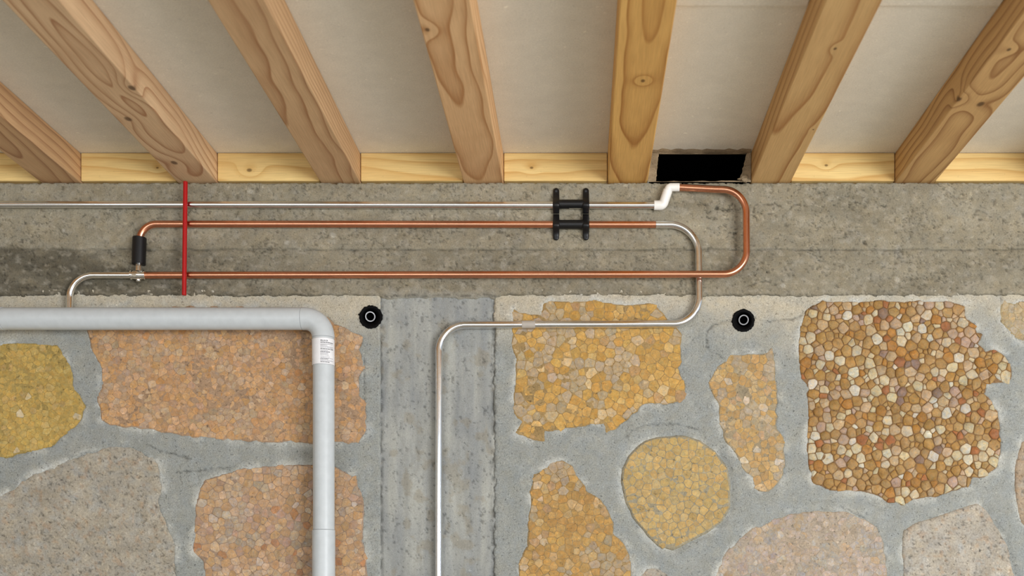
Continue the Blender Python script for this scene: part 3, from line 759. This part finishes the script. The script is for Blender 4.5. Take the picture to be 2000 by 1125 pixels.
# ------------------------------------------------------------------ pipes
def fillet(pts):
    """pts: (px, py, d, bend radius in px) -> sampled pixel path"""
    out = [pts[0][:3]]
    for i in range(1, len(pts) - 1):
        p0, p1, p2 = Vector(pts[i - 1][:2]), Vector(pts[i][:2]), Vector(pts[i + 1][:2])
        d, r = pts[i][2], pts[i][3]
        a, b = (p0 - p1).normalized(), (p2 - p1).normalized()
        ang = a.angle(b)
        if r <= 0 or ang > math.pi - 0.01: out.append((p1.x, p1.y, d)); continue
        t = r / math.tan(ang / 2); c = p1 + (a + b).normalized() * (r / math.sin(ang / 2))
        s, e = p1 + a * t, p1 + b * t
        a0 = math.atan2(s.y - c.y, s.x - c.x); a1 = math.atan2(e.y - c.y, e.x - c.x)
        while a1 - a0 > math.pi: a1 -= 2 * math.pi
        while a1 - a0 < -math.pi: a1 += 2 * math.pi
        n = 18
        for k in range(n + 1):
            q = a0 + (a1 - a0) * k / n; out.append((c.x + r * math.cos(q), c.y + r * math.sin(q), d))
    out.append(pts[-1][:3])
    return out
def tube(name, path, dia, mat, parent=None, seg=28, chamfer=0.0, hollow=0.0, pts3=None, radii=None):
    """sweep a round section of dia pixels along a pixel path; ends capped, optional chamfer (m) or bore (share of radius)"""
    pts = [P(*p) for p in path] if pts3 is None else pts3
    dd = [p[2] for p in path] if pts3 is None else [0] * len(pts)
    if radii is None: radii = [dia / 2 * S * (DIST - d) / DIST for d in dd]
    if chamfer:
        a = (pts[1] - pts[0]).normalized(); b = (pts[-2] - pts[-1]).normalized()
        pts = [pts[0], pts[0] + a * chamfer] + pts[1:-1] + [pts[-1] + b * chamfer, pts[-1]]
        radii = [radii[0] - chamfer, radii[0]] + list(radii[1:-1]) + [radii[-1], radii[-1] - chamfer]
    bm = bmesh.new(); rings = []
    up = None
    for i, p in enumerate(pts):
        t = (pts[min(i + 1, len(pts) - 1)] - pts[max(i - 1, 0)]).normalized()
        if up is None:
            up = Vector((0, -1, 0)); up = (up - t * up.dot(t))
            if up.length < 1e-3: up = Vector((0, 0, 1)); up = up - t * up.dot(t)
        else: up = up - t * up.dot(t)
        up.normalize(); s = t.cross(up)
        rings.append([bm.verts.new(p + (up * math.cos(2 * math.pi * k / seg) + s * math.sin(2 * math.pi * k / seg)) * radii[i]) for k in range(seg)])
    for a, b in zip(rings[:-1], rings[1:]):
        for k in range(seg): bm.faces.new((a[k], a[(k + 1) % seg], b[(k + 1) % seg], b[k]))
    if hollow:
        c0 = sum((v.co for v in rings[0]), Vector()) / seg
        inn = [bm.verts.new(c0 + (v.co - c0) * hollow) for v in rings[0]]
        c1 = sum((v.co for v in rings[-1]), Vector()) / seg
        inb = [bm.verts.new(c1 + (v.co - c1) * hollow) for v in rings[-1]]
        for k in range(seg):
            j = (k + 1) % seg
            bm.faces.new((rings[0][k], inn[k], inn[j], rings[0][j])); bm.faces.new((inn[k], inb[k], inb[j], inn[j]))
        bm.faces.new(inb)
    else:
        bm.faces.new(rings[0])
    bm.faces.new(rings[-1])
    bmesh.ops.recalc_face_normals(bm, faces=bm.faces[:])
    me = bpy.data.meshes.new(name); bm.to_mesh(me); bm.free()
    me.polygons.foreach_set('use_smooth', [len(p.vertices) == 4 for p in me.polygons])
    o = link(name, me, None, mat)
    if parent is not None: child(o, parent)
    return o
def sharp(o, ang=0.6):
    me = o.data; bm = bmesh.new(); bm.from_mesh(me)
    for e in bm.edges:
        if len(e.link_faces) == 2 and e.calc_face_angle(0) > ang: e.smooth = False
    bm.to_mesh(me); bm.free(); return o

DP = 0.0135          # pipe centre line in front of the wall
BIG = -1290
# straight steel pipe under the joists
o = sharp(tube('steel_pipe', [(BIG, 398.5, DP), (0, 399.5, DP), (1000, 400.5, DP), (1279, 401, DP)], 13.4, MAT['steel']))
tag(o, 'straight bare steel pipe running along the top of the beam into the white fitting', 'pipe')
# copper line from the black sleeve to the bent steel pipe
o = sharp(tube('copper_pipe', fillet([(272.5, 474, DP, 0), (272.5, 437.5, DP, 34), (700, 437.8, DP, 0), (1280.5, 438.6, DP, 0)]), 13.2, MAT['copper']))
tag(o, 'upper copper pipe bending down into the black sleeve at its left end', 'pipe')
# bent steel continuing it
st = empty('bent_steel_pipe', P(857, 1140, DP)); tag(st, 'S-shaped bent steel pipe dropping from the copper pipe down the concrete pillar', 'pipe')
sharp(tube('bent_tube', fillet([(1281.0, 438.6, DP, 0), (1364.5, 438.6, DP, 58), (1366.5, 632.5, DP, 52), (857.5, 635, DP, 52), (857, 1130, DP, 0), (857, 1500, DP, 0)]), 14.2, MAT['steel'], st))
sharp(tube('tape_band', [(1019.5, 633.9, DP), (1045.5, 633.7, DP)], 15.2, MAT['tape'], st, chamfer=0.0004))
# copper loop on the right
cl = sharp(tube('copper_loop_pipe', fillet([(1324, 365.8, 0.020, 0), (1395, 369.5, 0.024, 0), (1457, 371.5, 0.030, 46), (1458.5, 535.4, 0.030, 46), (1366, 535.6, 0.030, 0), (1150, 536.0, 0.022, 0), (800, 536.6, DP, 0), (284, 537.6, DP, 0)]), 13.4, MAT['copper']))
tag(cl, 'copper pipe looping round at the right and crossing over the bent steel pipe', 'pipe')
# white offset fitting
wf = empty('white_pipe_fitting', P(1290, 410, DP)); tag(wf, 'white plastic offset pipe fitting under the black opening', 'fitting')
lp = fillet([(1277.3, 401, DP, 0), (1294.5, 401, DP, 8.5), (1304.5, 371.5, 0.0185, 0)])
sharp(tube('lower_bend', lp, 18.4, MAT['white'], wf, chamfer=0.0005))
sharp(tube('upper_bend', fillet([(1304.0, 373.0, 0.0190, 0), (1306.5, 365.9, 0.0195, 5.5), (1327, 365.7, 0.020, 0)]), 15.6, MAT['white'], wf, chamfer=0.0005))
bm = bmesh.new()
# chrome tee with stem and bolt
te = empty('chrome_tee_fitting', P(270, 550, DP)); tag(te, 'chrome tee fitting joining the lower copper pipe and the black sleeve', 'fitting')
sharp(tube('tee_body', [(257, 537.3, DP), (262, 537.3, DP), (266, 537.3, DP), (270.5, 537.3, DP), (275, 537.3, DP), (279, 537.3, DP), (284, 537.3, DP)], 15, MAT['chrome'], te,
     radii=[r * S / 2 for r in (16.6, 16.2, 18.0, 19.6, 18.0, 16.2, 16.6)]))
for x in (257.5, 283.5): sharp(tube('collar', [(x - 1.5, 537.3, DP), (x + 1.5, 537.3, DP)], 19.6, MAT['chrome'], te, chamfer=0.0004))
sharp(tube('stem', [(270.8, 534, DP), (270.8, 519.6, DP)], 11.8, MAT['chrome'], te, chamfer=0.0005))
sharp(tube('stem_ring', [(271.0, 519.4, DP), (271.0, 515.0, DP)], 13.2, MAT['chrome'], te, chamfer=0.0006))
sharp(tube('bolt', [(270.5, 540, DP + 0.002), (270.5, 550.3, DP + 0.002)], 9.4, MAT['chrome'], te, seg=6, chamfer=0.0007))
o = sharp(tube('rubber_sleeve', [(272.6, 464, DP), (271.6, 490, DP), (271.0, 516.5, DP)], 26, MAT['black'], None, chamfer=0.0006, radii=[13.0 * S, 13.1 * S, 12.9 * S]))
tag(o, 'black sleeve joining the upper copper pipe to the chrome tee', 'sleeve')
o = sharp(tube('chrome_pipe', fillet([(257, 537.5, DP, 0), (135.5, 537.5, DP, 47), (135.5, 632, DP, 0)]), 12.7, MAT['chrome']))
tag(o, 'short chrome pipe curving from the tee down behind the grey drainpipe', 'pipe')

# grey drainpipe
DD = 0.046
dr = empty('drainpipe', P(632, 1140, DD)); tag(dr, 'thick light grey plastic drainpipe turning down through an elbow', 'drainpipe')
sharp(tube('end_coupling', [(BIG, 622.3, DD), (7.5, 622.3, DD)], 44.4, MAT['pvc'], dr, 48, 0.0006))
sharp(tube('horizontal_pipe', [(7.9, 622.5, DD), (300, 622.5, DD), (589.8, 622.5, DD)], 43.0, MAT['pvc'], dr, 48, 0.0005))
sharp(tube('elbow', fillet([(590.2, 622.5, DD, 0), (631.3, 622.5, DD, 36), (631.3, 660, DD, 0)]), 43.6, MAT['pvc'], dr, 48, 0.0006))
sharp(tube('joint_ring', [(631.3, 660.2, DD), (631.3, 663.6, DD)], 42.4, MAT['pvc'], dr, 48, 0.0005))
ls = sharp(tube('label_sleeve', [(631.4, 663.8, DD), (631.6, 714.3, DD)], 43.2, MAT['pvc_white'], dr, 48, 0.0005))
sharp(tube('vertical_pipe', [(632.2, 714.5, DD), (632.4, 1034.8, DD)], 41.6, MAT['pvc'], dr, 48, 0.0005))
sharp(tube('lower_pipe', [(632.2, 1035.2, DD), (632.2, 1560, DD)], 44.2, MAT['pvc'], dr, 48, 0.0006))
# print on the sleeve: rows wrapped on its curve
def on_sleeve(px, py, lift=0.00025):
    r = 43.2 / 2; cx = 631.5
    c = P(cx, py, DD); k = S * (DIST - DD) / DIST
    u = max(-0.995, min(0.995, (px - cx) / r)); a = math.asin(u)
    rr_ = r * k + lift
    return Vector((c.x + rr_ * math.sin(a), c.y - rr_ * math.cos(a), c.z))
def print_rows(rows, name, mat):
    bm = bmesh.new(); rr = random.Random(name)
    for (y, x0, x1, hh, word) in rows:
        x = x0
        while x < x1 - 0.2:
            w = min(rr.uniform(*word), x1 - x); n = max(1, int(w / 1.5))
            A = [bm.verts.new(on_sleeve(x + w * i / n, y - hh / 2)) for i in range(n + 1)]
            B_ = [bm.verts.new(on_sleeve(x + w * i / n, y + hh / 2)) for i in range(n + 1)]
            for i in range(n): bm.faces.new((A[i], B_[i], B_[i + 1], A[i + 1]))
            x += w + rr.uniform(0.35, 0.6)
    me = bpy.data.meshes.new(name); bm.to_mesh(me); bm.free()
    o = link(name, me, None, mat)
    o.parent = ls
    return o
E_ = 651.8
pr = print_rows([(673.3, 631.0, 651.6, 1.3, (2.0, 4.5)), (685.8, 631.0, E_, 1.2, (2, 5)), (691.3, 631, 647.5, 1.2, (1.5, 4)), (705.3, 631, 645, 1.1, (1.5, 4)), (711, 631, 646.8, 1.2, (3, 5)), (678.5, 631, 643.5, 0.9, (1.2, 3))], 'bold_print', MAT['ink'])
p2 = print_rows([(676.3, 631.2, 651, 0.8, (1, 3)), (681, 631, E_, 0.8, (1, 3)), (683.3, 631, E_, 0.8, (1, 3)), (688.8, 631.4, 644.5, 0.9, (1, 2.5)), (693.6, 631, 645, 0.8, (1, 3)), (695.8, 631, 645, 0.9, (1, 3)), (698.3, 631, 646, 0.6, (1, 3)), (701, 631, 647, 0.7, (1, 3)), (703.4, 631, E_, 0.8, (1, 3)), (708.2, 631, E_, 0.9, (1, 3)), (704.4, 613.5, 615.5, 0.5, (2, 2))], 'fine_print', MAT['ink2'])
def text_on_sleeve(txt, px, py, hpx, mat, name):
    cu = bpy.data.curves.new(name, 'FONT'); cu.body = txt; cu.size = 1.0; cu.resolution_u = 2; cu.offset = 0.02
    to = bpy.data.objects.new(name, cu); C.objects.link(to)
    dg = bpy.context.evaluated_depsgraph_get(); me = bpy.data.meshes.new_from_object(to.evaluated_get(dg))
    bpy.data.objects.remove(to)
    w = max(v.co.x for v in me.vertices); h = max(v.co.y for v in me.vertices)
    for v in me.vertices: v.co = on_sleeve(px[0] + v.co.x / w * (px[1] - px[0]), py - v.co.y / h * hpx, 0.0003)
    o = link(name, me, None, mat); o.parent = ls
    return o
pt = text_on_sleeve('PILLACR', (631.0, 644.6), 671.0, 2.7, MAT['ink'], 'heading_print')

# red rod hanging from the joist in front of the pipes
o = sharp(tube('red_rod', [(362.2, 354.6, 0.0285), (359.6, 577, 0.0285)], 8.6, MAT['red'], None, 20, 0.0008))
tag(o, 'thin red plastic rod hanging from a joist in front of the pipes', 'rod')

# black double saddle clamps
def saddle(name, cx, ya, yb, yc, parent, round_a, round_b):
    """strap across the pipe: outline px ya..yb, crest at yc; width 13 px"""
    bm = bmesh.new(); n = 30; rows = []
    for i in range(n + 1):
        y = ya + (yb - ya) * i / n
        hw = 6.0 + 0.9 * math.exp(-((y - yc) / 12.0) ** 2)
        if round_a: e = y - ya; hw *= math.sqrt(max(0.04, 1 - (1 - min(1, e / 6.0)) ** 2))
        if round_b: e = yb - y; hw *= math.sqrt(max(0.04, 1 - (1 - min(1, e / 6.0)) ** 2))
        ht = 0.0085 + (DP + 0.0105 - 0.0085) * math.exp(-((y - yc) / 13.0) ** 2)
        edge = min(y - ya, yb - y); ht -= 0.002 * max(0, 1 - edge / 2.5) ** 2
        rows.append([bm.verts.new(P(cx + sx * hw, y, d)) for sx, d in ((-1, 0.002), (-1, ht - 0.0025), (-0.86, ht - 0.0008), (-0.5, ht), (0.5, ht), (0.86, ht - 0.0008), (1, ht - 0.0025), (1, 0.002))])
    for a, b in zip(rows[:-1], rows[1:]):
        for k in range(7): bm.faces.new((a[k], b[k], b[k + 1], a[k + 1]))
    bm.faces.new(rows[0]); bm.faces.new(rows[-1])
    bmesh.ops.recalc_face_normals(bm, faces=bm.faces[:])
    me = bpy.data.meshes.new(name); bm.to_mesh(me); bm.free(); me.polygons.foreach_set('use_smooth', [True] * len(me.polygons))
    return child(sharp(link(name, me, None, MAT['black']), 0.9), parent)
for (yc, ya, yb, ra, rb, lab) in ((398.8, 367, 417.2, True, False, 'black plastic double saddle clamp holding the steel pipe, upper of two'),
                                  (438.4, 418.2, 469.5, False, True, 'black plastic double saddle clamp holding the copper pipe, lower of two')):
    cl_ = empty('pipe_clamp', P(1115, yc, 0.002)); tag(cl_, lab, 'clamp', 'black pipe clamps')
    sharp(tube('spacer_tube', [(1090, yc, DP), (1140, yc, DP)], 17.2, MAT['black'], cl_, 28))
    for cx in (1086.3, 1144.3):
        sd_ = saddle('saddle_strap', cx, ya, yb, yc, cl_, ra, rb)
        for ys in ((ya + 6.5) if ra else (ya + 5), (yb - 6.5) if rb else (yb - 5)):
            so_ = sharp(tube('screw', [(cx, ys, 0.008), (cx, ys, 0.0098)], 5.0, MAT['black'], None, 12, 0.0004))
            so_.parent = sd_

# sleeves of pipe ends let into the wall
def pipe_end(cx, cy, tx, ty, R, lab, seed):
    e = empty('pipe_stub', P(cx, cy)); tag(e, lab, 'pipe end', 'pipe stubs in the wall')
    rr = random.Random(seed); seg = 64
    bm = bmesh.new()
    prof = [(R + 2.2, -0.004), (R + 0.5, 0.0030), (R - 2.5, 0.0034), (R - 4.5, 0.0015), (14.5, -0.004), (13.0, -0.008), (12.6, -0.030), (0.5, -0.030)]
    jag = [rr.uniform(-1, 1) for _ in range(seg)]
    if seed == 1: jag[int(seg * 0.47)] = 3.2
    rings = []
    for j, (r, d) in enumerate(prof):
        ring = []
        for k in range(seg):
            a = 2 * math.pi * k / seg
            q = r + (jag[k] * 0.9 if j < 2 else 0)
            f = min(1, max(0, (R - 4.5 - r) / 6.0)) if j > 3 else 0
            ox, oy = cx + (tx - cx) * f, cy + (ty - cy) * f
            ring.append(bm.verts.new(P(ox + q * math.cos(a), oy - q * math.sin(a), d)))
        rings.append(ring)
    for a, b in zip(rings[:-1], rings[1:]):
        for k in range(seg): bm.faces.new((a[k], a[(k + 1) % seg], b[(k + 1) % seg], b[k]))
    bm.faces.new(rings[-1])
    bmesh.ops.recalc_face_normals(bm, faces=bm.faces[:])
    me = bpy.data.meshes.new('rubber_seal'); bm.to_mesh(me); bm.free(); me.polygons.foreach_set('use_smooth', [True] * len(me.polygons))
    child(link('rubber_seal', me, None, MAT['rubber']), e)
    t = sharp(tube('steel_tube', [(tx, ty, -0.003), (tx, ty, -0.028)], 19.6, MAT['dull_steel'], e, 32, hollow=0.79))
    b_ = sharp(tube('bore_shade', [(tx, ty, -0.006), (tx, ty, -0.027)], 15.3, MAT['rubber'], e, 24, hollow=0.95))  # black inner face, the shade inside the tube given as colour
pipe_end(724, 619, 723.2, 618.3, 21.5, 'steel pipe end in a black rubber ring left of the pillar', 1)
pipe_end(1451.5, 626, 1452.5, 624.8, 21.0, 'steel pipe end in a black rubber ring above the small orange stone', 2)
